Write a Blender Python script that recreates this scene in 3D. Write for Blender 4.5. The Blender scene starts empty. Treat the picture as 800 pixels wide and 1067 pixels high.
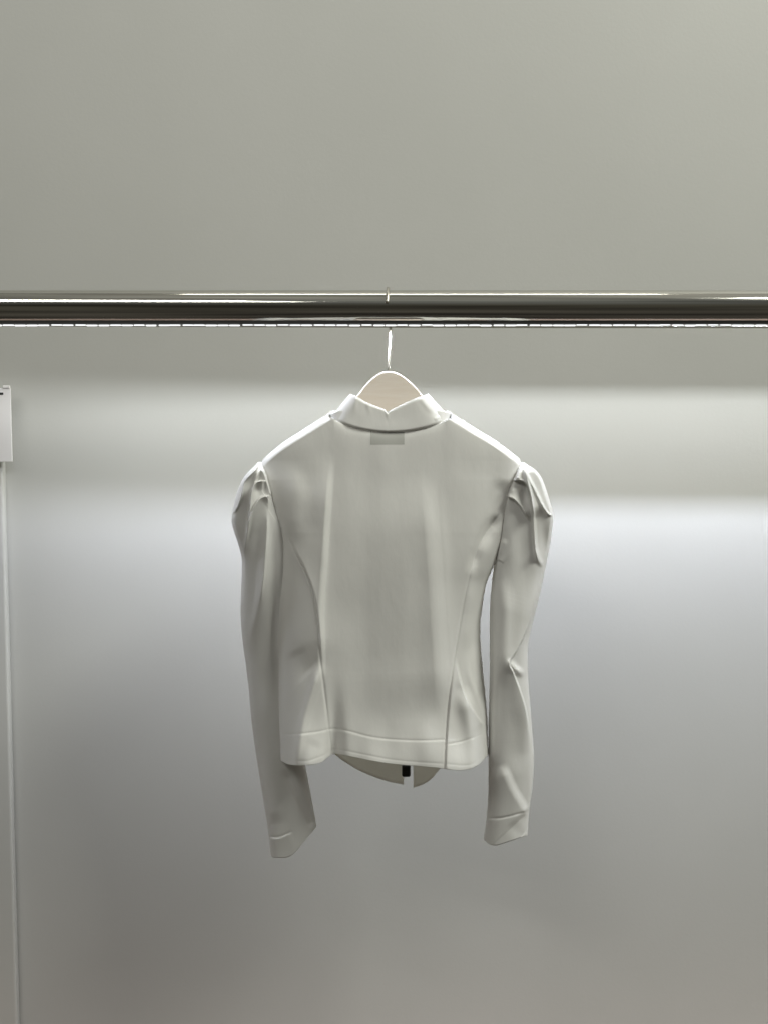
import bpy, bmesh, math, random
import numpy as np

C = bpy.context.scene
COL = C.collection
random.seed(4)
rng = np.random.default_rng(4)

# ------------------------------------------------------------------ camera
F_PX = 962.0                 # focal length in photo pixels (photo is 800 wide)
PITCH = math.radians(3.6)
CAM = np.array([0.0, -1.3, 1.40])
cam_d = bpy.data.cameras.new("camera")
cam = bpy.data.objects.new("camera", cam_d)
COL.objects.link(cam)
cam.location = CAM
cam.rotation_euler = (math.radians(90) - PITCH, 0, 0)
cam_d.sensor_fit = 'HORIZONTAL'
cam_d.sensor_width = 36.0
cam_d.lens = F_PX / 800.0 * 36.0
cam_d.clip_start = 0.02
cam_d.clip_end = 100
C.camera = cam

# ------------------------------------------------------------------ world, exposure
W = bpy.data.worlds.new("World")
C.world = W
W.use_nodes = True
bg = W.node_tree.nodes["Background"]
_nt = W.node_tree                # the dim shop around: pale ceiling above, dark floor below
_tc = _nt.nodes.new("ShaderNodeTexCoord"); _sp = _nt.nodes.new("ShaderNodeSeparateXYZ")
_mr = _nt.nodes.new("ShaderNodeMapRange"); _rp = _nt.nodes.new("ShaderNodeValToRGB")
_nt.links.new(_tc.outputs["Generated"], _sp.inputs[0])
_mr.inputs["From Min"].default_value = -1.0; _mr.inputs["From Max"].default_value = 1.0
_nt.links.new(_sp.outputs["Z"], _mr.inputs["Value"]); _nt.links.new(_mr.outputs[0], _rp.inputs[0])
_e = _rp.color_ramp.elements
_e[0].position = 0.0; _e[0].color = (0.055, 0.050, 0.042, 1)
_e[len(_e) - 1].position = 1.0; _e[len(_e) - 1].color = (0.309, 0.303, 0.265, 1)
_x = _e.new(0.55); _x.color = (0.050, 0.047, 0.036, 1)
_x = _e.new(0.68); _x.color = (0.085, 0.086, 0.078, 1)
_x = _e.new(0.80); _x.color = (0.150, 0.152, 0.138, 1)
_no = _nt.nodes.new("ShaderNodeTexNoise"); _no.inputs["Scale"].default_value = 2.6; _no.inputs["Detail"].default_value = 4
_mr2 = _nt.nodes.new("ShaderNodeMapRange"); _mr2.inputs["From Min"].default_value = 0.35; _mr2.inputs["From Max"].default_value = 0.65
_mr2.inputs["To Min"].default_value = 0.45; _mr2.inputs["To Max"].default_value = 1.6
_mu = _nt.nodes.new("ShaderNodeVectorMath"); _mu.operation = 'SCALE'
_nt.links.new(_tc.outputs["Generated"], _no.inputs["Vector"]); _nt.links.new(_no.outputs[0], _mr2.inputs["Value"])
_nt.links.new(_rp.outputs[0], _mu.inputs[0]); _nt.links.new(_mr2.outputs[0], _mu.inputs["Scale"])
_nt.links.new(_mu.outputs[0], bg.inputs[0])
bg.inputs[1].default_value = 1.0
C.view_settings.view_transform = 'Standard'
C.view_settings.look = 'None'
C.view_settings.exposure = 0.0
C.view_settings.gamma = 1.0
C.view_settings.use_curve_mapping = False
C.cycles.max_bounces = 8
C.cycles.diffuse_bounces = 4
C.cycles.transparent_max_bounces = 8
C.cycles.sample_clamp_indirect = 4.0
C.cycles.use_denoising = True


def P(px, py, y=0.0):
    """Point of the photo (800 x 1067 px) at the real depth y, in metres."""
    px = np.asarray(px, float); py = np.asarray(py, float); y = np.asarray(y, float)
    a = (px - 400.0) / F_PX
    b = -(py - 533.5) / F_PX
    c, s = math.cos(PITCH), math.sin(PITCH)
    dx, dy, dz = a, c + b * s, -s + b * c
    t = (y - CAM[1]) / dy
    return np.stack(np.broadcast_arrays(CAM[0] + t * dx, y + 0 * t, CAM[2] + t * dz), -1)


def V(px, py, y=0.0):
    return tuple(float(v) for v in P(px, py, y))


RAIL_R = 0.0237
RAIL = P(400, 320.3, 0.0)
RAIL_Z = float(RAIL[2])
STRIP_X0, STRIP_X1 = -0.58, 1.15
WALL_Y = 0.30


# ------------------------------------------------------------------ lamps
def area(name, loc, target, sx, sy, power, color, spread=180):
    d = bpy.data.lights.new(name, 'AREA')
    d.shape = 'RECTANGLE'; d.size = sx; d.size_y = sy
    d.energy = power; d.color = color
    d.spread = math.radians(spread)
    o = bpy.data.objects.new(name, d); COL.objects.link(o)
    o.location = loc
    from mathutils import Vector
    v = Vector(target) - Vector(loc)
    o.rotation_euler = v.to_track_quat('-Z', 'Y').to_euler()
    return o


# the shop's ceiling panels, behind and above the photographer
area("ceiling_lamp", (2.5, -1.5, 4.2), (0.1, 0.1, 1.5), 1.6, 0.9, 130, (0.985, 1.0, 0.90))
area("ceiling_lamp", (-1.35, -2.2, 3.35), (-0.3, 0.3, 1.5), 1.5, 0.10, 15, (1.0, 0.99, 0.92))
area("ceiling_lamp", (-1.35, -2.75, 3.35), (-0.3, 0.3, 1.5), 1.9, 0.07, 10, (1.0, 0.99, 0.92))
# a slim ceiling line right above the rail
area("ceiling_lamp", (0.13, -0.03, 3.5), (0.13, -0.03, 1.0), 1.6, 0.04, 5, (1.0, 0.985, 0.88))
# the LED strip under the rail
LED_Z = RAIL_Z - RAIL_R - 0.0008
led = area("strip_lamp", ((STRIP_X0 + STRIP_X1) / 2, 0.0, LED_Z),
           ((STRIP_X0 + STRIP_X1) / 2, 0.0, 0.0), STRIP_X1 - STRIP_X0, 0.00045, 6.9, (0.85, 0.89, 1.0), 158)
led.rotation_euler = (math.radians(43), 0, 0)      # turned towards the wall


# ------------------------------------------------------------------ materials
def mat(name):
    m = bpy.data.materials.new(name); m.use_nodes = True
    nt = m.node_tree
    return m, nt, nt.nodes["Principled BSDF"]


def noise_bump(nt, bsdf, scale, dist, detail=4.0, strength=1.0, stretch=None):
    tc = nt.nodes.new("ShaderNodeTexCoord")
    src = tc.outputs["Object"]
    if stretch:
        mp = nt.nodes.new("ShaderNodeMapping"); mp.inputs["Scale"].default_value = stretch
        nt.links.new(src, mp.inputs[0]); src = mp.outputs[0]
    n = nt.nodes.new("ShaderNodeTexNoise"); n.inputs["Scale"].default_value = scale
    n.inputs["Detail"].default_value = detail
    nt.links.new(src, n.inputs["Vector"])
    b = nt.nodes.new("ShaderNodeBump"); b.inputs["Distance"].default_value = dist
    b.inputs["Strength"].default_value = strength
    nt.links.new(n.outputs[0], b.inputs["Height"])
    nt.links.new(b.outputs[0], bsdf.inputs["Normal"])
    return src, n


def ramp_color(nt, bsdf, src, scale, c0, c1, detail=3.0):
    n = nt.nodes.new("ShaderNodeTexNoise"); n.inputs["Scale"].default_value = scale
    n.inputs["Detail"].default_value = detail
    nt.links.new(src, n.inputs["Vector"])
    r = nt.nodes.new("ShaderNodeValToRGB")
    r.color_ramp.elements[0].position = 0.35; r.color_ramp.elements[0].color = (*c0, 1)
    r.color_ramp.elements[1].position = 0.65; r.color_ramp.elements[1].color = (*c1, 1)
    nt.links.new(n.outputs[0], r.inputs[0])
    nt.links.new(r.outputs[0], bsdf.inputs["Base Color"])


M = {}
m, nt, b = mat("painted_wall"); M['wall'] = m
b.inputs["Roughness"].default_value = 0.55
b.inputs["Specular IOR Level"].default_value = 0.25
src, _ = noise_bump(nt, b, 180, 0.0004, 3, 0.35)
ramp_color(nt, b, src, 2.2, (0.505, 0.505, 0.487), (0.53, 0.529, 0.512))

m, nt, b = mat("painted_panel"); M['panel'] = m
b.inputs["Roughness"].default_value = 0.45
b.inputs["Base Color"].default_value = (0.53, 0.53, 0.51, 1)
noise_bump(nt, b, 150, 0.0004, 3, 0.3)

m, nt, b = mat("chrome"); M['chrome'] = m
b.inputs["Metallic"].default_value = 1.0
b.inputs["Base Color"].default_value = (0.62, 0.61, 0.57, 1)
b.inputs["Roughness"].default_value = 0.11
noise_bump(nt, b, 6, 0.0004, 2, 0.5, (1.0, 1.0, 1.0))

m, nt, b = mat("nickel_wire"); M['wire'] = m
b.inputs["Metallic"].default_value = 1.0
b.inputs["Base Color"].default_value = (0.50, 0.48, 0.43, 1)
b.inputs["Roughness"].default_value = 0.3

m, nt, b = mat("aluminium"); M['alu'] = m
b.inputs["Base Color"].default_value = (0.05, 0.05, 0.048, 1)
b.inputs["Roughness"].default_value = 0.4

m, nt, b = mat("strip_tape"); M['tape'] = m
b.inputs["Base Color"].default_value = (0.6, 0.6, 0.58, 1)
b.inputs["Roughness"].default_value = 0.6

m, nt, b = mat("band_light_filter"); M['lens'] = m          # added filter that grades the strip's light into bands on the wall
nt.nodes.remove(b)
tr = nt.nodes.new("ShaderNodeBsdfTransparent")
tc = nt.nodes.new("ShaderNodeTexCoord")
sp = nt.nodes.new("ShaderNodeSeparateXYZ")
rp = nt.nodes.new("ShaderNodeValToRGB")
nt.links.new(tc.outputs["Generated"], sp.inputs[0])
nt.links.new(sp.outputs["Z"], rp.inputs[0])
rp.color_ramp.elements[0].position = 0.0; rp.color_ramp.elements[0].color = (0.22, 0.21, 0.17, 1)
rp.color_ramp.elements[1].position = 1.0; rp.color_ramp.elements[1].color = (0.45, 0.45, 0.41, 1)
e = rp.color_ramp.elements.new(0.35); e.color = (0.34, 0.33, 0.29, 1)
nt.links.new(rp.outputs[0], tr.inputs[0])
nt.links.new(tr.outputs[0], nt.nodes["Material Output"].inputs[0])

m, nt, b = mat("lit_chip"); M['chip'] = m
b.inputs["Base Color"].default_value = (0.8, 0.8, 0.75, 1)
b.inputs["Emission Color"].default_value = (0.97, 0.99, 1.0, 1)
b.inputs["Emission Strength"].default_value = 1.6

m, nt, b = mat("white_jersey"); M['cloth'] = m
b.inputs["Base Color"].default_value = (0.87, 0.865, 0.85, 1)
b.inputs["Roughness"].default_value = 0.5
b.inputs["Specular IOR Level"].default_value = 0.4
b.inputs["Sheen Weight"].default_value = 0.12
src, _ = noise_bump(nt, b, 70, 0.0012, 9, 0.45, (1.0, 1.0, 0.45))
tl = nt.nodes.new("ShaderNodeBsdfTranslucent"); tl.inputs[0].default_value = (0.7, 0.68, 0.62, 1)
mx = nt.nodes.new("ShaderNodeMixShader"); mx.inputs[0].default_value = 0.22
nt.links.new(b.outputs[0], mx.inputs[1]); nt.links.new(tl.outputs[0], mx.inputs[2])
nt.links.new(mx.outputs[0], nt.nodes["Material Output"].inputs[0])

M['cloth_front'] = M['cloth'].copy(); M['cloth_front'].name = 'white_jersey_lightened'  # same jersey, translucency raised to lighten the shaded inside of the front
for _n in M['cloth_front'].node_tree.nodes:
    if _n.type == 'MIX_SHADER': _n.inputs[0].default_value = 0.85
m, nt, b = mat("label_shade_tone"); M['label'] = m  # darker tone stands for the inner label's shade through the cloth
b.inputs["Base Color"].default_value = (0.47, 0.47, 0.445, 1)
b.inputs["Roughness"].default_value = 0.7
noise_bump(nt, b, 700, 0.0002, 3, 0.25)

m, nt, b = mat("beige_wood"); M['wood'] = m
b.inputs["Roughness"].default_value = 0.5
src, _ = noise_bump(nt, b, 60, 0.0003, 3, 0.3, (1, 1, 8))
ramp_color(nt, b, src, 25, (0.83, 0.74, 0.65), (0.86, 0.78, 0.70))

m, nt, b = mat("black_zip"); M['zip'] = m
b.inputs["Base Color"].default_value = (0.012, 0.012, 0.012, 1)
b.inputs["Roughness"].default_value = 0.4

m, nt, b = mat("white_tape"); M['ziptape'] = m
b.inputs["Base Color"].default_value = (0.7, 0.7, 0.67, 1)
b.inputs["Roughness"].default_value = 0.6

m, nt, b = mat("sign_board"); M['sign'] = m
b.inputs["Base Color"].default_value = (0.80, 0.78, 0.79, 1)
b.inputs["Roughness"].default_value = 0.4
m, nt, b = mat("sign_ink"); M['ink'] = m
b.inputs["Base Color"].default_value = (0.02, 0.02, 0.02, 1)
b.inputs["Roughness"].default_value = 0.5


# ------------------------------------------------------------------ mesh helpers
def link(name, me, material=None, parent=None, smooth=False):
    if material: me.materials.append(material)
    if smooth: me.polygons.foreach_set("use_smooth", [True] * len(me.polygons))
    o = bpy.data.objects.new(name, me); COL.objects.link(o)
    if parent is not None: o.parent = parent
    return o


def bm_obj(name, bm, material, parent=None, smooth=False):
    me = bpy.data.meshes.new(name); bmesh.ops.recalc_face_normals(bm, faces=bm.faces)
    bm.to_mesh(me); bm.free()
    return link(name, me, material, parent, smooth)


def box_bm(x0, x1, y0, y1, z0, z1, bevel=0.0, seg=2):
    bm = bmesh.new(); bmesh.ops.create_cube(bm, size=1.0)
    for v in bm.verts:
        v.co.x = x0 + (v.co.x + .5) * (x1 - x0)
        v.co.y = y0 + (v.co.y + .5) * (y1 - y0)
        v.co.z = z0 + (v.co.z + .5) * (z1 - z0)
    if bevel:
        bmesh.ops.bevel(bm, geom=bm.edges[:], offset=bevel, segments=seg, profile=0.5, affect='EDGES')
    return bm


def tube_obj(name, pts, radius, material, parent=None, sides=14, caps=True):
    """A tube along points (a smooth wire); radius may be a list."""
    pts = np.asarray(pts, float); n = len(pts)
    rad = np.broadcast_to(np.asarray(radius, float), (n,))
    tan = np.gradient(pts, axis=0); tan /= np.linalg.norm(tan, axis=1)[:, None]
    ref = np.array([1.0, 0.0, 0.0])
    verts, faces = [], []
    for p, t, r in zip(pts, tan, rad):
        r1 = ref - t * np.dot(ref, t)
        if np.linalg.norm(r1) < 1e-4: r1 = np.array([0, 1.0, 0]) - t * t[1]
        r1 /= np.linalg.norm(r1); r2 = np.cross(t, r1)
        for k in range(sides):
            a = 2 * math.pi * k / sides
            verts.append(tuple(p + r * (math.cos(a) * r1 + math.sin(a) * r2)))
    for i in range(n - 1):
        for k in range(sides):
            faces.append((i * sides + k, i * sides + (k + 1) % sides, (i + 1) * sides + (k + 1) % sides, (i + 1) * sides + k))
    if caps:
        faces.append(tuple(range(sides - 1, -1, -1)))
        faces.append(tuple((n - 1) * sides + k for k in range(sides)))
    me = bpy.data.meshes.new(name); me.from_pydata(verts, [], faces)
    return link(name, me, material, parent, True)


def catmull(pts, sub=8):
    pts = np.asarray(pts, float)
    if len(pts) < 3: return np.linspace(pts[0], pts[-1], sub + 1)
    q = np.vstack([2 * pts[0] - pts[1], pts, 2 * pts[-1] - pts[-2]])
    out = []
    for i in range(1, len(q) - 2):
        p0, p1, p2, p3 = q[i - 1], q[i], q[i + 1], q[i + 2]
        for k in range(sub):
            t = k / sub
            out.append(0.5 * ((2 * p1) + (-p0 + p2) * t + (2 * p0 - 5 * p1 + 4 * p2 - p3) * t * t + (-p0 + 3 * p1 - 3 * p2 + p3) * t ** 3))
    out.append(pts[-1])
    return np.array(out)


def curve_of(pairs, key=0):
    """Smooth function through (key, value) pairs."""
    c = catmull(pairs, 10)
    k, v = c[:, key], c[:, 1 - key]
    o = np.argsort(k)
    k, v = k[o], v[o]
    return lambda x: np.interp(x, k, v)


def poly_dist(px, py, line, reach):
    """distance, side (+1 = to the right when walking along the line on the photo), position 0..1"""
    L = catmull(line, 6)
    shape = px.shape
    x = px.ravel(); y = py.ravel()
    D = np.full(x.shape, 1e9); S = np.zeros(x.shape); T = np.zeros(x.shape)
    sel = (x > L[:, 0].min() - reach) & (x < L[:, 0].max() + reach) & (y > L[:, 1].min() - reach) & (y < L[:, 1].max() + reach)
    idx = np.nonzero(sel)[0]
    if len(idx):
        xs, ys = x[idx], y[idx]
        seg = np.linalg.norm(np.diff(L, axis=0), axis=1); cum = np.concatenate([[0], np.cumsum(seg)])
        d = np.full(xs.shape, 1e9); s = np.zeros(xs.shape); tt = np.zeros(xs.shape)
        for i in range(len(L) - 1):
            a, b = L[i], L[i + 1]; e = b - a; l2 = max(e @ e, 1e-9)
            t = np.clip(((xs - a[0]) * e[0] + (ys - a[1]) * e[1]) / l2, 0, 1)
            qx = xs - (a[0] + t * e[0]); qy = ys - (a[1] + t * e[1])
            dd = np.hypot(qx, qy); better = dd < d
            cr = np.sign(e[0] * qy - e[1] * qx)
            d = np.where(better, dd, d); s = np.where(better, cr, s)
            tt = np.where(better, (cum[i] + t * seg[i]) / cum[-1], tt)
        D[idx] = d; S[idx] = s; T[idx] = tt
    return D.reshape(shape), S.reshape(shape), T.reshape(shape)


def taper(t, a, b):
    r = np.ones_like(t)
    if a > 0: r = r * np.clip(t / a, 0, 1)
    if b > 0: r = r * np.clip((1 - t) / b, 0, 1)
    return r * r * (3 - 2 * r)


def fold_height(px, py, feats):
    """Sum of folds in mm. ridge: rounded crest; step: raised on one side of the line, falling away."""
    h = np.zeros(px.shape)
    for f in feats:
        if f[0] == 'ridge':
            _, line, w, amp, ta, tb = f
            d, s, t = poly_dist(px, py, line, 4 * w)
            h += np.where(d < 1e8, amp * np.exp(-(d / w) ** 2) * taper(t, ta, tb), 0)
        elif f[0] == 'asym':           # crest with two widths: right side wr, left side wl
            _, line, wl, wr, amp, ta, tb = f
            d, s, t = poly_dist(px, py, line, 4 * max(wl, wr))
            w = np.where(s > 0, wr, wl)
            h += np.where(d < 1e8, amp * np.exp(-(d / w) ** 2) * taper(t, ta, tb), 0)
        elif f[0] == 'step':
            _, line, side, amp, soft, fall, ta, tb = f
            d, s, t = poly_dist(px, py, line, 4 * fall)
            sd = d * s * side
            up = np.clip(sd / soft + 0.5, 0, 1); up = up * up * (3 - 2 * up)
            h += np.where(d < 1e8, amp * up * np.exp(-np.maximum(sd, 0) / fall) * taper(t, ta, tb), 0)
        elif f[0] == 'bump':
            _, cx, cy, wx, wy, amp = f
            h += amp * np.exp(-((px - cx) / wx) ** 2 - ((py - cy) / wy) ** 2)
    return h


def value_noise(px, py, scale, seed):
    r = np.random.default_rng(seed)
    g = r.uniform(-1, 1, (96, 96))
    x = (px / scale) % 90; y = (py / scale) % 90
    i = np.floor(x).astype(int); j = np.floor(y).astype(int); u = x - i; v = y - j
    u = u * u * (3 - 2 * u); v = v * v * (3 - 2 * v)
    return (g[j, i] * (1 - u) + g[j, i + 1] * u) * (1 - v) + (g[j + 1, i] * (1 - u) + g[j + 1, i + 1] * u) * v


def grid_obj(name, pts, material, parent, closed=False, thick=0.0):
    """pts: rows x cols x 3 array to a smooth sheet (closed: columns wrap round)."""
    R, K = pts.shape[:2]
    idx = np.arange(R * K).reshape(R, K)
    if closed:
        a = idx[:-1, :]; b = np.roll(idx, -1, 1)[:-1, :]; c = np.roll(idx, -1, 1)[1:, :]; d = idx[1:, :]
    else:
        a = idx[:-1, :-1]; b = idx[:-1, 1:]; c = idx[1:, 1:]; d = idx[1:, :-1]
    faces = np.stack([a, d, c, b], -1).reshape(-1, 4)
    me = bpy.data.meshes.new(name)
    n = R * K; nf = len(faces)
    me.vertices.add(n); me.vertices.foreach_set("co", pts.reshape(-1).astype(np.float32))
    me.loops.add(nf * 4); me.loops.foreach_set("vertex_index", faces.ravel().astype(np.int32))
    me.polygons.add(nf); me.polygons.foreach_set("loop_start", np.arange(0, nf * 4, 4, dtype=np.int32))
    me.update(calc_edges=True); me.validate()
    o = link(name, me, material, parent, True)
    if thick:
        s = o.modifiers.new("thickness", 'SOLIDIFY'); s.thickness = thick; s.offset = -1
        s.use_rim = True
    return o


def tag(o, label=None, cat=None, group=None, kind=None):
    if label: o['label'] = label
    if cat: o['category'] = cat
    if group: o['group'] = group
    if kind: o['kind'] = kind
    return o


def empty(name, loc):
    o = bpy.data.objects.new(name, None); COL.objects.link(o); o.location = loc
    o.empty_display_size = 0.05
    return o


def settle(root):
    """children were modelled in world space: keep them there under the moved root"""
    bpy.context.view_layer.update()
    for c in root.children:
        c.matrix_parent_inverse = root.matrix_world.inverted()


# ------------------------------------------------------------------ setting: back wall
bm = box_bm(-2.6, 2.8, WALL_Y, WALL_Y + 0.08, -0.2, 3.6)
wall = bm_obj("back_wall", bm, M['wall'])
tag(wall, "pale grey painted wall behind the jacket and rail, lit below the rail", "wall")

# unseen floor added below the frame, warm-coloured to bounce light up the wall
m, nt, b = mat("warm_bounce_floor")
b.inputs["Roughness"].default_value = 0.5
src, _ = noise_bump(nt, b, 40, 0.0003, 3, 0.3, (0.2, 1, 1))
ramp_color(nt, b, src, 14, (0.40, 0.31, 0.285), (0.46, 0.36, 0.33))
floor = bm_obj("floor", box_bm(-2.6, 2.8, -0.03, WALL_Y - 0.0165, 0.22, 0.30, 0.003, 2), m)
tag(floor, kind='structure')

# slim raised panel at the left edge, its bevelled edge catches the light
PY = WALL_Y - 0.016
ex = float(P(12, 850, PY)[0])
bm = box_bm(ex - 0.9, ex, PY, WALL_Y - 0.0005, -0.2, float(P(0, 436, PY)[2]), 0.004, 3)
panel = bm_obj("wall_panel", bm, M['panel'], smooth=False)
tag(panel, "raised pale wall panel with a light vertical edge at the far left", "panel")

# ------------------------------------------------------------------ rail with its light strip
def rail_mesh():
    n, sides = 2, 96
    x0, x1 = -1.7, 1.9
    bm = bmesh.new()
    rings = []
    for x in np.linspace(x0, x1, 60):
        ring = []
        for k in range(sides):
            a = 2 * math.pi * k / sides
            ring.append(bm.verts.new((x, RAIL_R * math.cos(a), RAIL_Z + RAIL_R * math.sin(a))))
        rings.append(ring)
    for i in range(len(rings) - 1):
        for k in range(sides):
            bm.faces.new((rings[i][k], rings[i][(k + 1) % sides], rings[i + 1][(k + 1) % sides], rings[i + 1][k]))
    bm.faces.new(rings[0]); bm.faces.new(rings[-1])
    return bm
rail = bm_obj("clothes_rail", rail_mesh(), M['chrome'], smooth=True)
tag(rail, "thick polished chrome clothes rail running across in front of the wall", "clothes rail")

strip = empty("light_strip", (0, 0, LED_Z))
zb = RAIL_Z - RAIL_R
bm_obj("tape", box_bm(STRIP_X0, STRIP_X1, -0.0052, -0.0008, zb - 0.0011, zb - 0.0001), M['tape'], strip)
# back lip, slanted to soften the glow leftwards: opaque edge above, added light filter below
def lip(name, k0, k1, off0, material):
    bm = bmesh.new()
    cols = []
    for x, y in ((STRIP_X0 - 0.02, 0.0011), (0.15, 0.0036), (STRIP_X1 + 0.02, 0.0042)):
        cols.append([bm.verts.new((x, y, LED_Z - k0 * y + off0)), bm.verts.new((x, y, LED_Z - k1 * y))])
    for p, q in zip(cols, cols[1:]):
        bm.faces.new((p[0], q[0], q[1], p[1]))
    return bm_obj(name, bm, material, strip)
lip("back_lip", 0.0, 0.245, 0.0022, M['alu'])
lip("lens", 0.245, 0.90, 0.0, M['lens'])  # added plate, dims and grades the strip's light on the wall
bm_obj("profile", box_bm(STRIP_X0 - 0.01, STRIP_X1 + 0.01, -0.0064, -0.0056, zb - 0.0030, zb + 0.0012, 0.0002, 1), M['tape'], strip)
bm_obj("reflection_mask", box_bm(STRIP_X0 - 0.01, STRIP_X1 + 0.01, -0.0125, -0.0057, zb - 0.0006, zb + 0.0040, 0.0004, 1), M['alu'], strip)  # added dark strip: hides chip reflections, stands for the rail's dark underside
pitch_ = 0.01655
x = -0.57
chip0 = None
while x < 0.62:
    if chip0 is None:
        bm = box_bm(-0.0073, 0.0073, -0.0078, -0.0062, -0.0027, -0.0011, 0.0006, 2)
        chip0 = bm_obj("chip", bm, M['chip'], strip); c = chip0
        base = chip0.data
    else:
        c = chip0.copy(); COL.objects.link(c); c.parent = strip
    c.location = (x + rng.uniform(-.001, .001), 0, zb)
    c.scale.x = rng.uniform(0.95, 1.06)
    c.scale.z = rng.uniform(0.6, 1.1)
    x += pitch_
settle(strip)
tag(strip, "thin strip of small white lights glowing along the rail's underside", "light strip")

# ------------------------------------------------------------------ small sign at the left edge
SY = WALL_Y - 0.030
sx1, sz0 = P(12.6, 481, SY)[0], P(12.6, 481, SY)[2]
sz1 = P(12.6, 404, SY)[2]
sx0 = sx1 - 0.105
sign = empty("small_sign", (sx0, PY, sz0))
bm_obj("board", box_bm(sx0, sx1, SY, SY + 0.003, sz0, sz1, 0.0006, 2), M['sign'], sign)
bm_obj("mount", box_bm(sx0 + 0.02, sx1 - 0.02, SY + 0.003, PY, sz0 + 0.02, sz1 - 0.02), M['panel'], sign)
tx1 = P(3.5, 410, SY)[0]; tz = P(3.5, 410, SY)[2]
bm_obj("printed_line", box_bm(sx0 + 0.03, tx1, SY - 0.0006, SY - 0.0001, tz - 0.0022, tz + 0.0018, 0.0002, 1), M['ink'], sign)
clip_bm = box_bm(P(3, 402, SY)[0], P(10, 402, SY)[0], SY - 0.0015, SY + 0.0045, sz1 - 0.001, sz1 + 0.004, 0.001, 2)
bm_obj("clip", clip_bm, M['sign'], sign)
settle(sign)
tag(sign, "small white sign board cut by the picture's left edge, mounted on the panel", "sign")

# ------------------------------------------------------------------ hanger
hanger = empty("coat_hanger", V(405, 386, 0.0))
top = catmull([(287, 486), (330, 458), (356, 431), (371, 413), (380, 401.5), (388, 393.5), (396, 388.3), (405, 386.6),
               (414, 388.3), (422, 393), (431, 401), (439.5, 410.5), (455, 430), (482, 458), (528, 488)], 6)
bot = catmull([(528, 496), (470, 474), (430, 456), (405, 450), (380, 456), (340, 474), (287, 494)], 6)
outline = np.vstack([top, bot])
bm = bmesh.new()
HY0, HY1 = -0.008, 0.008
front = [bm.verts.new(V(p[0], p[1], HY0)) for p in outline]
fz = bm.faces.new(front)
ext = bmesh.ops.extrude_face_region(bm, geom=[fz])
for v in ext['geom']:
    if isinstance(v, bmesh.types.BMVert): v.co.y += HY1 - HY0
bm.normal_update()
rim = [e for e in bm.edges if len(e.link_faces) == 2 and e.calc_face_angle(0) > 1.0]
bmesh.ops.bevel(bm, geom=rim, offset=0.0022, segments=3, profile=0.5, affect='EDGES')
bm_obj("shoulder_arch", bm, M['wood'], hanger)
# hook: up behind the rail, over its top, short tip down the front
wr = 0.0021
rr = RAIL_R + wr + 0.0002
neck = P(405, 388, 0.0)
pts = [tuple(neck - np.array([0, 0, .01])), tuple(neck), tuple(P(405.2, 372, 0.004)), tuple(P(406.2, 355, 0.012)),
       (P(407, 340, 0)[0], rr * 0.88, RAIL_Z - RAIL_R * 0.62)]
for a in np.linspace(-10, 165, 15):
    a = math.radians(a)
    xx = np.interp(a, [-.2, 2.9], [P(406, 330, 0)[0], P(403.3, 330, 0)[0]])
    pts.append((xx, rr * math.cos(a), RAIL_Z + rr * math.sin(a)))
pts.append((pts[-1][0] - .0004, -rr * 1.02, RAIL_Z + rr * 0.10))
pts = catmull(np.array(pts, float), 5)
rad = np.full(len(pts), wr); rad[-3:] = wr * np.array([1.15, 1.1, 0.6])
tube_obj("hook", pts, rad, M['wire'], hanger)
settle(hanger)
tag(hanger, "pale beige hanger with a metal hook over the rail, inside the jacket's collar", "hanger")

# ------------------------------------------------------------------ jacket
jacket = empty("jacket", V(400, 800, 0.0))
tag(jacket, "white cropped jacket with puffed pleated sleeves, hung with its back to the viewer", "jacket")


def cosspace(n):
    return 0.5 - 0.5 * np.cos(np.linspace(0, math.pi, n))


# ---- back of the body
xL = curve_of([(344, 428), (318, 446), (296, 460), (279, 474), (273, 481), (277, 498), (281, 514), (288, 537), (294, 558),
               (294, 588), (291, 620), (289.5, 650), (290, 700), (291, 750), (292.5, 790), (293, 810)], 1)
xR = curve_of([(469, 428), (492, 444), (515, 458), (535, 473), (542, 481), (536, 498), (529, 516), (525, 540), (520, 570),
               (514, 590), (506.5, 608), (503, 627), (500, 655), (502, 690), (505, 720), (507, 745), (508.5, 785), (508, 810)], 1)
hem = curve_of([(286, 790), (293, 793), (300, 796.5), (312, 798), (325, 797), (335, 794.5), (342, 789), (348, 786), (357, 787),
                (372, 790), (390, 793.5), (410, 796.5), (440, 799), (460, 801), (474, 803), (488, 802), (499, 796.5), (507, 788), (514, 782)], 0)

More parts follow.
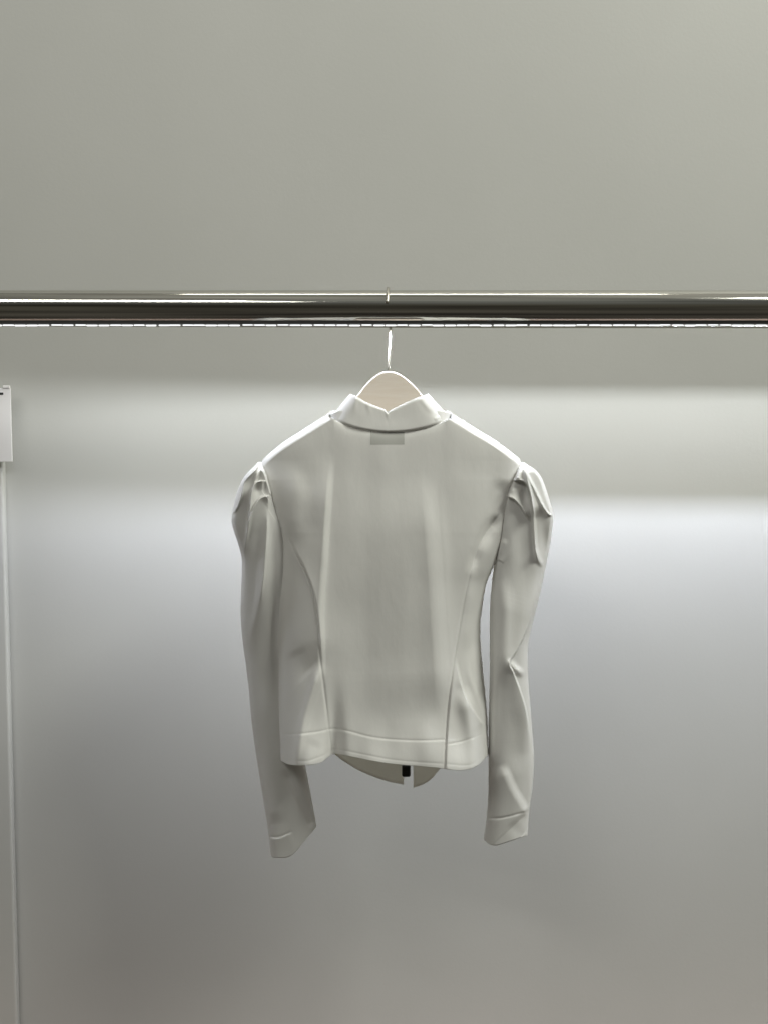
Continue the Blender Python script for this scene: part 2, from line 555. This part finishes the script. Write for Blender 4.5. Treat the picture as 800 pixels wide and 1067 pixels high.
BODY = [
    # left princess seam and the fold that hangs from the shoulder blade
    ('ridge', [(296, 552), (306, 572), (318, 596), (327, 622), (332, 655), (334, 690), (338, 720), (342, 755), (346, 790)], 1.3, -1.5, .08, 0),
    ('step', [(302, 566), (312, 584), (320, 600), (328, 625), (332, 655), (334, 690)], -1, 3.19, 2.0, 10, .15, .2),
    ('ridge', [(341, 545), (338.5, 590), (335.5, 640), (336, 690)], 3.0, 2.32, .3, .2),
    ('ridge', [(336, 690), (327, 716), (318, 745), (311, 775), (306, 800)], 5.0, 7.25, .2, 0),
    ('ridge', [(306, 676), (315, 692), (325, 702)], 13, -2.0, .3, .2),
    ('ridge', [(374, 520), (374, 640), (378, 790)], 26, -3.2, .7, 0),
    ('ridge', [(302, 480), (308, 520), (301, 566)], 11, 2.2, .4, .3),
    ('ridge', [(324, 480), (322, 530), (322, 570)], 11, -1.6, .3, .3),
    ('step', [(347, 470), (343, 520), (340, 560), (337, 600), (335, 640), (336, 680), (337, 710)], 1, 9.0, 8.0, 30, .25, .2),
    ('step', [(446, 490), (450, 545), (454, 600), (457, 650), (460, 700), (462, 750)], 1, 10.0, 18.0, 60, .25, .2),
    # right: broad soft fold, seam, flare
    ('ridge', [(452, 500), (458, 560), (461, 620), (464, 680), (466, 740)], 8, 3.0, .25, .2),
    ('ridge', [(524, 532), (512, 546), (500, 566), (491, 592), (484, 622), (477, 662), (471, 700), (467, 740), (464.5, 775), (463.5, 804)], 1.3, -1.6, .06, 0),
    ('ridge', [(520, 536), (508, 552), (498, 572), (490, 600)], 5, -6.52, .2, .3),
    ('ridge', [(530, 500), (520, 520), (512, 545), (500, 575)], 10, -5.08, .2, .3),
    ('step', [(473, 695), (469, 725), (466, 760), (464, 800)], -1, 3.2, 1.6, 7, .4, 0),
    ('step', [(475, 684), (479, 706), (486, 727), (496, 745), (506, 758)], 1, 5.5, 3.0, 9, .4, .1),
    ('asym', [(487, 682), (489, 700), (495, 720), (502, 737), (508, 750)], 2, 4, 4.35, .6, 0),
    ('ridge', [(480, 715), (488, 745), (494, 775), (496, 800)], 9, 8.70, .3, 0),
    ('ridge', [(492, 600), (490, 640), (484, 680)], 6, 2.90, .3, .3),
    ('ridge', [(505, 612), (499, 655), (492, 690)], 6, -2.90, .3, .3),
    # shoulder: hollow below the yoke edge
    ('bump', 312, 492, 26, 16, -1.2), ('bump', 508, 494, 22, 16, -1.5),
    # hem: flare, valley, flare
    ('bump', 318, 800, 16, 40, 15.95), ('bump', 349, 800, 8, 55, -18.85), ('bump', 430, 800, 60, 40, 8.70),
    ('bump', 300, 796, 7, 22, -4.35), ('bump', 478, 806, 22, 30, 10.15), ('bump', 336, 792, 9, 22, 1.8),
    ('bump', 385, 800, 12, 40, 4.35), ('bump', 405, 776, 9, 20, -1.0), ('bump', 444, 778, 12, 26, 3.62),
    ('ridge', [(330, 770), (322, 788), (318, 800)], 8, -1.0, .3, 0),
    # facing stitch line above the hem
    ('ridge', [(294, 766), (312, 765), (330, 763), (346, 760), (362, 762), (385, 768), (410, 771), (440, 772), (463, 771)], 1.3, -0.6, 0, 0),
    ('step', [(294, 766), (312, 765), (330, 763), (346, 760), (362, 762), (385, 768), (410, 771), (440, 772), (463, 771)], 1, 0.35, 2.0, 6, 0, 0),
    ('ridge', [(465, 776), (480, 773), (495, 768), (508, 762)], 1.2, -0.5, 0, 0),
    ('ridge', [(296, 792), (320, 793), (340, 786), (349, 781), (372, 785), (410, 792), (460, 796), (490, 797), (506, 784)], 1.2, -0.3, 0, 0),
]


body_depth = curve_of([(400, 53), (428, 53), (470, 54), (520, 54.5), (580, 55), (640, 53), (700, 53), (760, 58), (805, 64), (840, 68)], 0)


def shoulder_rise(dv):
    a = np.clip(dv / 8.5, 0, 1)
    return 0.93 * np.sqrt(1 - (1 - a) ** 2) + 0.07 * (1 - np.exp(-np.clip(dv, 0, None) / 14))


ARM_L = curve_of([(250, 405), (258, 430), (266, 457), (273, 481), (277, 498), (281, 514), (288, 537), (294, 558),
                  (294, 588), (291, 620), (289.5, 650), (290, 700), (291, 750), (292.5, 790), (293, 815)], 1)
ARM_R = curve_of([(566, 405), (558, 430), (549, 458), (542, 481), (536, 498), (529, 516), (525, 540), (520, 570),
                  (514, 590), (506.5, 608), (503, 627), (500, 655), (502, 690), (505, 720), (507, 745), (508.5, 785), (508, 815)], 1)
SHOULDER = curve_of([(262, 490), (273, 481), (279, 474), (296, 460), (318, 446), (344, 430), (372, 414), (405, 406), (440, 414), (469, 430), (492, 444), (515, 458), (535, 473), (542, 481), (552, 490)], 0)
SEAM = [(343, 434.5), (356, 441), (370, 446), (388, 449.3), (405, 450.3), (425, 449.5), (445, 445.5), (458, 441), (470, 435.5)]


def collar_arc(u):
    return np.sqrt(np.clip(1 - np.abs(u) ** 9.0, 0, 1))


def neck_blend(px, py, d):
    """the body meets the collar along the neck seam"""
    ds, sd, _ = poly_dist(px, py, SEAM, 90)
    inside = (py < curve_of(SEAM, 0)(px)) & (px > 343) & (px < 470)
    dc = np.sqrt(np.clip(1 - np.clip(np.abs(px - 406.5) / 64.5, 0, 1) ** 9.0, 0, 1)) * 51.5
    w = np.where(inside, 1.0, np.exp(-np.minimum(ds, 500) / 4.0) * np.clip((0.92 - np.abs(px - 406.5) / 63.5) / 0.2, 0, 1))
    low = np.minimum(d, np.where(inside, dc - 3.0 - np.clip(ds * 0.4, 0, 6), dc - 2.0))
    return d * (1 - w) + low * w


def body_sheet(nR=620, nK=420):
    s = cosspace(nK)[None, :] * 0.6 + np.linspace(0, 1, nK)[None, :] * 0.4
    u = 2 * s - 1
    # top edge of the back: under the collar at the centre, the shoulder line at the sides
    t = np.linspace(0, 1, nR)[:, None]
    py = np.full((nR, nK), 0.0)
    # rows run from a top row at the collar down to the hem; x from the outline at that height
    top_y = 428.0
    px0 = xL(620) + (xR(620) - xL(620)) * s
    hy = hem(px0)
    for _ in range(3):
        xh = xL(hy) + (xR(hy) - xL(hy)) * s
        hy = hem(xh)
    py = top_y + (hy - top_y) * (t ** 1.0)
    a, b = xL(py), xR(py)
    px = a + (b - a) * s
    # pillow: depth grows down from the shoulder ridge and in from the sides
    shoulder = curve_of([(330, 437), (344, 428.5), (405, 426), (469, 428.5), (480, 436)], 0)
    sl = SHOULDER(px)
    dv = np.clip(py - sl, 0, None)
    D = body_depth(py)
    rise = shoulder_rise(dv)
    p = np.interp(py, [428, 480, 560, 640, 800], [2.2, 2.6, 3.4, 5.0, 6.5])
    al = ARM_L(py); ar = ARM_R(py)             # armholes run on upwards past the shoulder line
    ua = 2 * (px - al) / (ar - al) - 1
    edge = np.clip(1 - np.abs(ua) ** p, 0, 1) ** 0.55
    floor = np.interp(py, [428, 480, 500, 555, 610, 640], [0.5, 0.5, 0.55, 0.5, 0.15, 0.0])
    edge = floor + (1 - floor) * edge
    d = D * rise * edge
    h = fold_height(px, py, BODY)
    h += value_noise(px, py, 40, 3) * 0.6 + value_noise(px, py * 0.12, 19, 5) * 0.7
    d = d + h * np.clip(edge * 1.4, 0, 1) * np.clip(dv / 10, 0, 1)
    return P(px, py, -neck_blend(px, py, d) / 1000.0)
    return P(px, py, -d / 1000.0)


grid_obj("back_body", body_sheet(), M['cloth'], jacket, False, 0.0012)


# ---- front of the body, seen only below the back hem
def front_sheet(x_a, x_b, hem_pts, nR=90, nK=80):
    hem_f = curve_of(hem_pts, 0)
    s = np.linspace(0, 1, nK)[None, :]; t = np.linspace(0, 1, nR)[:, None]
    top_y = 470.0
    px_h = x_a(780) + (x_b(780) - x_a(780)) * s
    hy = hem_f(px_h)
    py = top_y + (hy - top_y) * t
    a, b = x_a(py), x_b(py)
    px = a + (b - a) * s
    u = (px - 400) / 112.0
    D = np.interp(py, [470, 520, 700, 820], [18, 48, 50, 55])
    d = D * np.clip(1 - np.abs(u) ** 4, 0.0, 1) ** 0.5 + value_noise(px, py, 30, 9) * 1.5
    return P(px, py, d / 1000.0)


fL = lambda y: xL(np.minimum(y, 786)) + 5 + np.clip((y - 770) / 16, 0, 1) * 0
fR = lambda y: xR(np.minimum(y, 786)) - 5
grid_obj("front_panel", front_sheet(fL, lambda y: 420.5 + 0 * y, [(290, 782), (330, 781), (346, 785), (356, 792), (370, 801), (385, 808), (402, 814), (420, 818), (426, 819)]), M['cloth_front'], jacket, False, 0.0012)
grid_obj("front_panel", front_sheet(lambda y: 430.5 + 0 * y, fR, [(425, 822), (431, 821), (442, 817), (450, 811), (456, 804), (464, 796), (480, 787), (512, 780)]), M['cloth_front'], jacket, False, 0.0012)
# zip: tape with teeth, black slider at its lower end
zip_t = np.linspace(0, 1, 60)[:, None]; zip_s = np.linspace(0, 1, 9)[None, :]
zpx = 419.5 + 11.5 * zip_s + 0 * zip_t; zpy = 474 + (796 - 474) * zip_t + 0 * zip_s
zd = np.interp(zpy, [470, 520, 700, 820], [18, 48, 50, 55]) + 1.6
zip_o = grid_obj("zip", P(zpx, zpy, zd / 1000.0), M['ziptape'], jacket, False, 0.0012)
q0 = P(418.5, 797, 0.050); q1 = P(427.5, 809.5, 0.050)
slider = bm_obj("slider", box_bm(q0[0], q1[0], 0.046, 0.054, q1[2], q0[2], 0.0028, 3), M['zip'], zip_o)

# ---- dark patch on the back, painting the inner label's shade through the cloth
def patch(px0, px1, py0, py1, lift):
    s = np.linspace(px0, px1, 24)[None, :]; t = np.linspace(py0, py1, 12)[:, None]
    px = s + 0 * t; py = t + 0 * s
    dv = py - SHOULDER(px)
    D = body_depth(py)
    rise = shoulder_rise(dv)
    h = value_noise(px, py, 40, 3) * 0.6 + value_noise(px, py * 0.12, 19, 5) * 0.7 + fold_height(px, py, BODY)
    return P(px, py, -(neck_blend(px, py, D * rise + h) + lift) / 1000.0)


grid_obj("label_shade_patch", patch(386, 421, 446, 463, 0.12), M['label'], jacket)


# ---- collar
def collar():
    nK, nR = 220, 50
    s = np.linspace(0, 1, nK)[None, :]; t = np.linspace(0, 1, nR)[:, None]
    topx = 365.5 + (445.5 - 365.5) * s
    top_f = curve_of([(365.5, 410.5), (372, 413), (380, 418), (390, 422.3), (398, 425.3), (401.5, 427), (404, 430), (406.5, 427.2), (414, 423.5), (425, 418.2), (436, 413.6), (445.5, 410.5)], 0)
    botx = 346 + (467 - 346) * s
    bot_f = curve_of([(343, 434.5), (356, 441), (370, 446), (388, 449.3), (405, 450.3), (425, 449.5), (445, 445.5), (458, 441), (470, 435.5)], 0)
    px = topx + (botx - topx) * t
    py = top_f(topx) + (bot_f(botx) - top_f(topx)) * t
    # slight outward bow of the side edges
    px = px + (s - 0.5) * 2 * np.sin(t * math.pi) * 1.6
    u = 2 * s - 1
    arc = collar_arc(u)
    d = arc * (49.5 + 2.5 * t) + 2
    d = d + fold_height(px, py, [
        ('ridge', [(372, 411), (370, 420), (368.5, 432)], 2.6, 1.5, .0, .8), ('ridge', [(383, 416), (384, 424), (386, 434)], 2.6, 1.2, .0, .8),
        ('ridge', [(403, 427), (404.5, 440)], 1.6, 1.2, 0, .9), ('ridge', [(438, 414), (446, 424), (452, 432)], 3, 1.6, .1, .4),
        ('ridge', [(452, 438), (460, 432)], 2, 1.0, .3, .3)]) + value_noise(px, py, 14, 21) * 0.5
    # the top edge rolls over inwards, the lower edge turns under to the seam
    d = d - 3.0 * np.clip(1 - t / 0.10, 0, 1) ** 2 - 3.2 * np.clip((t - 0.90) / 0.10, 0, 1) ** 2
    return P(px, py, -d / 1000.0)


collar_o = grid_obj("collar", collar(), M['cloth'], jacket, False, 0.0022)


def collar_front():
    s = np.linspace(0, 1, 80)[None, :]; t = np.linspace(0, 1, 20)[:, None]
    tx = 366 + (445 - 366) * s; bx = 345 + (468 - 345) * s
    px = tx + (bx - tx) * t
    u = 2 * s - 1
    ty = 411 + 24 * (1 - np.abs(u) ** 2.0); by = 436 + 26 * (1 - np.abs(u) ** 2.0)
    py = ty + (by - ty) * t
    d = np.sqrt(np.clip(1 - np.abs(u) ** 2.4, 0, 1)) * (42 + 4 * t) - 2
    return P(px, py, d / 1000.0)


grid_obj("collar_front", collar_front(), M['cloth'], collar_o, False, 0.002)


# ---- sleeves
def sleeve(name, inner, outer, bottom, feats, left, yc, Dn, nR=760, nK=170, seed=1):
    """One closed tube; near side carries the pleats and folds."""
    top_y = 481.5
    s = cosspace(nK)[None, :] * 0.5 + np.linspace(0, 1, nK)[None, :] * 0.5
    t = np.linspace(0, 1, nR)[:, None] ** 1.15
    by = bottom(s)
    py = top_y + (by - top_y) * t
    xo, xi = outer(py), inner(py)
    px = xo + (xi - xo) * s                  # s = 0 on the outer side
    u = 2 * s - 1
    Dd = curve_of(Dn)(py)
    c = curve_of(yc)(py)      # centre line depth, mm away from the camera
    pw = curve_of([(470, 5.5), (540, 4.5), (600, 2.8), (700, 2.3), (910, 2.3)])(py)
    prof = np.clip(1 - np.abs(u) ** pw, 0, 1) ** 0.5
    box = np.interp(py, [480, 550, 640], [0.88, 0.75, 0.0])        # gathered head: full right up to a tight turn at its rim
    ao = np.clip(np.abs(px - xo) * 0.8 / 3.0, 0, 1); ai = np.clip(np.abs(xi - px) / 4.0, 0, 1)
    rim_ = np.sqrt(np.clip(1 - (1 - np.minimum(ao, ai)) ** 2, 0, 1))
    prof = prof * (1 - box) + rim_ * (0.9 + 0.1 * prof) * box
    rise = np.sqrt(np.clip(1 - (1 - np.clip((py - top_y) / 12, 0, 1)) ** 2, 0, 1))
    h = fold_height(px, py, feats) + value_noise(px, py * 0.25, 13, seed) * 1.3
    near = c - (Dd * prof * rise + h * np.clip(prof * 1.5, 0, 1) * np.clip((py - top_y) / 4, 0, 1))
    far = c + Dd * prof * rise + value_noise(px, py * 0.6, 18, seed + 3) * 1.2 * prof
    A = P(px, py, near / 1000.0)
    B = P(px, py, far / 1000.0)[:, 1:-1][:, ::-1]
    pts = np.concatenate([A, B], axis=1)
    if not left:
        pts = pts[:, ::-1]
    return grid_obj(name, pts, M['cloth'], jacket, True, 0.0012)


LS_out = curve_of([(270, 480), (266, 485), (258, 492.5), (252, 501), (247, 513), (243.5, 527), (241.5, 541), (243.5, 552), (248, 566),
                   (251.6, 580), (252, 596), (251, 625), (251, 645), (253, 668), (256.5, 695), (259.5, 720), (262, 750), (266, 780), (270.5, 810), (276, 843), (280, 870), (282.5, 893), (284, 905)], 1)
LS_in = curve_of([(273, 480), (279, 494), (284, 510), (290, 532), (298, 556), (303, 600), (302, 650), (303, 700), (309, 750), (318, 797), (324, 828), (330, 861), (336, 890)], 1)
LS_bot = curve_of([(0, 892), (0.06, 894), (0.25, 894), (0.38, 892), (0.5, 887), (0.75, 874), (1, 861.5)], 0)
LSF = [
    # pleats gathered at the shoulder
    ('step', [(270, 484), (262, 493), (255, 501), (252, 513), (248, 527), (243, 534)], -1, 8.50, 2.0, 9, .05, .45),
    ('ridge', [(269, 485), (261, 494), (254, 502), (251.5, 514), (247, 528), (243, 534)], 1.6, 4.42, .05, .02),
    ('step', [(278, 501), (272, 500.5), (266.5, 502.5), (262.5, 509), (260.5, 522), (259.5, 536), (257, 556), (254.5, 575)], -1, 10.20, 2.0, 8, .06, .6),
    ('ridge', [(271, 488), (266, 500), (262, 512), (260.5, 530), (258, 552), (255, 572), (253, 588)], 1.8, 4.6, .1, .5),
    ('step', [(282, 516), (276, 516.5), (270, 519.5), (265, 527), (260.5, 538), (257.5, 550), (255, 566)], -1, 11.05, 2.2, 8, .05, .7),
    ('ridge', [(272, 487), (276, 497), (280, 509), (282, 517)], 2.0, 3.74, .1, .1),
    ('bump', 268, 510, 4, 6, -3.0),
    # long folds down the sleeve
    ('asym', [(279.5, 522), (279, 545), (277, 572), (274, 604), (270, 634), (263, 660), (258, 684)], 13, 5, 11.0, .35, .6),
    ('ridge', [(279, 530), (278, 560), (275, 600), (271, 632)], 1.8, 2.55, .2, .2),
    ('ridge', [(287, 540), (286, 590), (287, 660), (290, 760)], 5, -5.10, .2, .3),
    ('ridge', [(275, 700), (280, 780), (288, 860)], 10, 3.40, .3, .1),
    ('ridge', [(295, 800), (312, 830), (328, 862)], 5, -3.40, .2, .1),
    # cuff line
    ('ridge', [(279, 872), (290, 872.5), (299, 869), (306, 866)], 1.2, -1.00, 0, .3),
    ('step', [(279, 873), (290, 873.5), (299, 870), (306, 867)], 1, 1.70, 1.4, 10, 0, .3),
    ]
sleeve("sleeve", LS_in, LS_out, LS_bot, LSF, True,
       [(480, 0), (520, 2), (600, 12), (700, 26), (800, 32), (900, 30)], [(480, 40), (530, 40), (600, 38), (700, 30), (800, 24), (900, 20)], seed=31)

RS_in = curve_of([(542, 480), (536, 494), (528, 512), (523, 536), (519, 562), (515, 585), (512.5, 605), (510.5, 625), (510, 650), (510, 700), (509, 745), (508.5, 780), (508.5, 820), (507, 848), (503.5, 876), (502, 890)], 1)
RS_out = curve_of([(544, 480), (550, 484.5), (558, 490), (564, 498), (569, 511), (573, 524), (576.3, 537), (575.5, 549), (572, 572), (567, 597), (561, 625), (554, 652), (550, 672), (549.5, 695), (551, 722), (553.5, 752), (555.8, 788), (554.5, 818), (551, 846), (549.3, 870), (548, 890)], 1)
RS_bot = curve_of([(0, 871), (0.2, 873.5), (0.45, 877.5), (0.7, 881), (0.85, 880), (1, 875.5)], 0)
RSF = [
    ('ridge', [(544.5, 487), (551, 499), (558, 513), (565, 527), (571, 535.5), (576, 537)], 1.4, 4.0, .06, .02),
    ('bump', 563, 510, 5, 13, -2.0),
    ('step', [(532, 501), (539, 500.5), (546, 503), (550.5, 511), (553.5, 524), (555.5, 540), (556.5, 560), (558, 578)], 1, 0.00, 2.0, 8, .06, .25),
    ('step', [(532, 501.5), (539, 500.5), (546, 503), (550.5, 511), (553.5, 524), (555.5, 540)], -1, 10.20, 2.0, 8, .06, .25),
    ('ridge', [(545, 487), (549, 500), (553, 516), (555.5, 540), (557, 565), (560, 588)], 1.7, 5.78, .1, .1),
    ('step', [(527, 518), (534, 520), (541, 527), (547.5, 537), (553, 545)], -1, 10.20, 2.2, 8, .06, .35),
    ('ridge', [(542, 487), (539, 499)], 2.0, 2.72, .1, .1),
    ('bump', 546, 518, 5, 12, -5.95), ('bump', 534, 510, 3, 5, 2.55),
    ('ridge', [(557, 570), (561, 583), (565, 592)], 2.5, 3.0, .3, .3),
    ('bump', 567, 565, 6, 20, -5.10),
    # underarm tuck
    ('step', [(512, 586), (517, 583.5), (521, 584.5), (525, 588)], -1, 2.5, 2.0, 7, .15, .4),
    ('ridge', [(526, 560), (522, 572), (517, 581)], 3, 2.0, .3, .3),
    # elbow: the near side hooks in over the far side
    ('step', [(568, 598), (558, 632), (549, 656), (539, 677), (531, 691), (535, 701), (542, 720), (548, 740), (552, 768), (553, 790)], 1, 14.00, 1.8, 24, .25, .3),
    ('ridge', [(531, 692), (540, 700), (548, 704)], 3.5, 5.95, 0, .5),
    ('ridge', [(527, 600), (526, 660), (524, 720)], 8, 4.25, .3, .3),
    ('ridge', [(516, 620), (516, 700), (514, 800)], 5, 2.55, .3, .3),
    ('ridge', [(536, 720), (540, 770), (538, 810)], 9, -3.0, .5, .3),
    ('step', [(524, 795), (534, 820), (545, 838), (552, 846)], 1, 5.5, 11.0, 22, .25, .1),
    ('bump', 548, 846, 5, 5, 1.6),
    ('ridge', [(505, 852), (518, 853), (530, 851), (541, 848), (551, 846)], 1.2, -0.90, 0, 0),
    ('ridge', [(529, 858), (538, 866), (545, 872)], 6, -1.0, .2, .1),
]
sleeve("sleeve", RS_in, RS_out, RS_bot, RSF, False,
       [(480, 0), (520, 2), (600, 2), (700, 0), (800, 2), (900, 4)], [(480, 40), (530, 40), (600, 36), (700, 28), (800, 24), (900, 20)], seed=47)
settle(jacket)
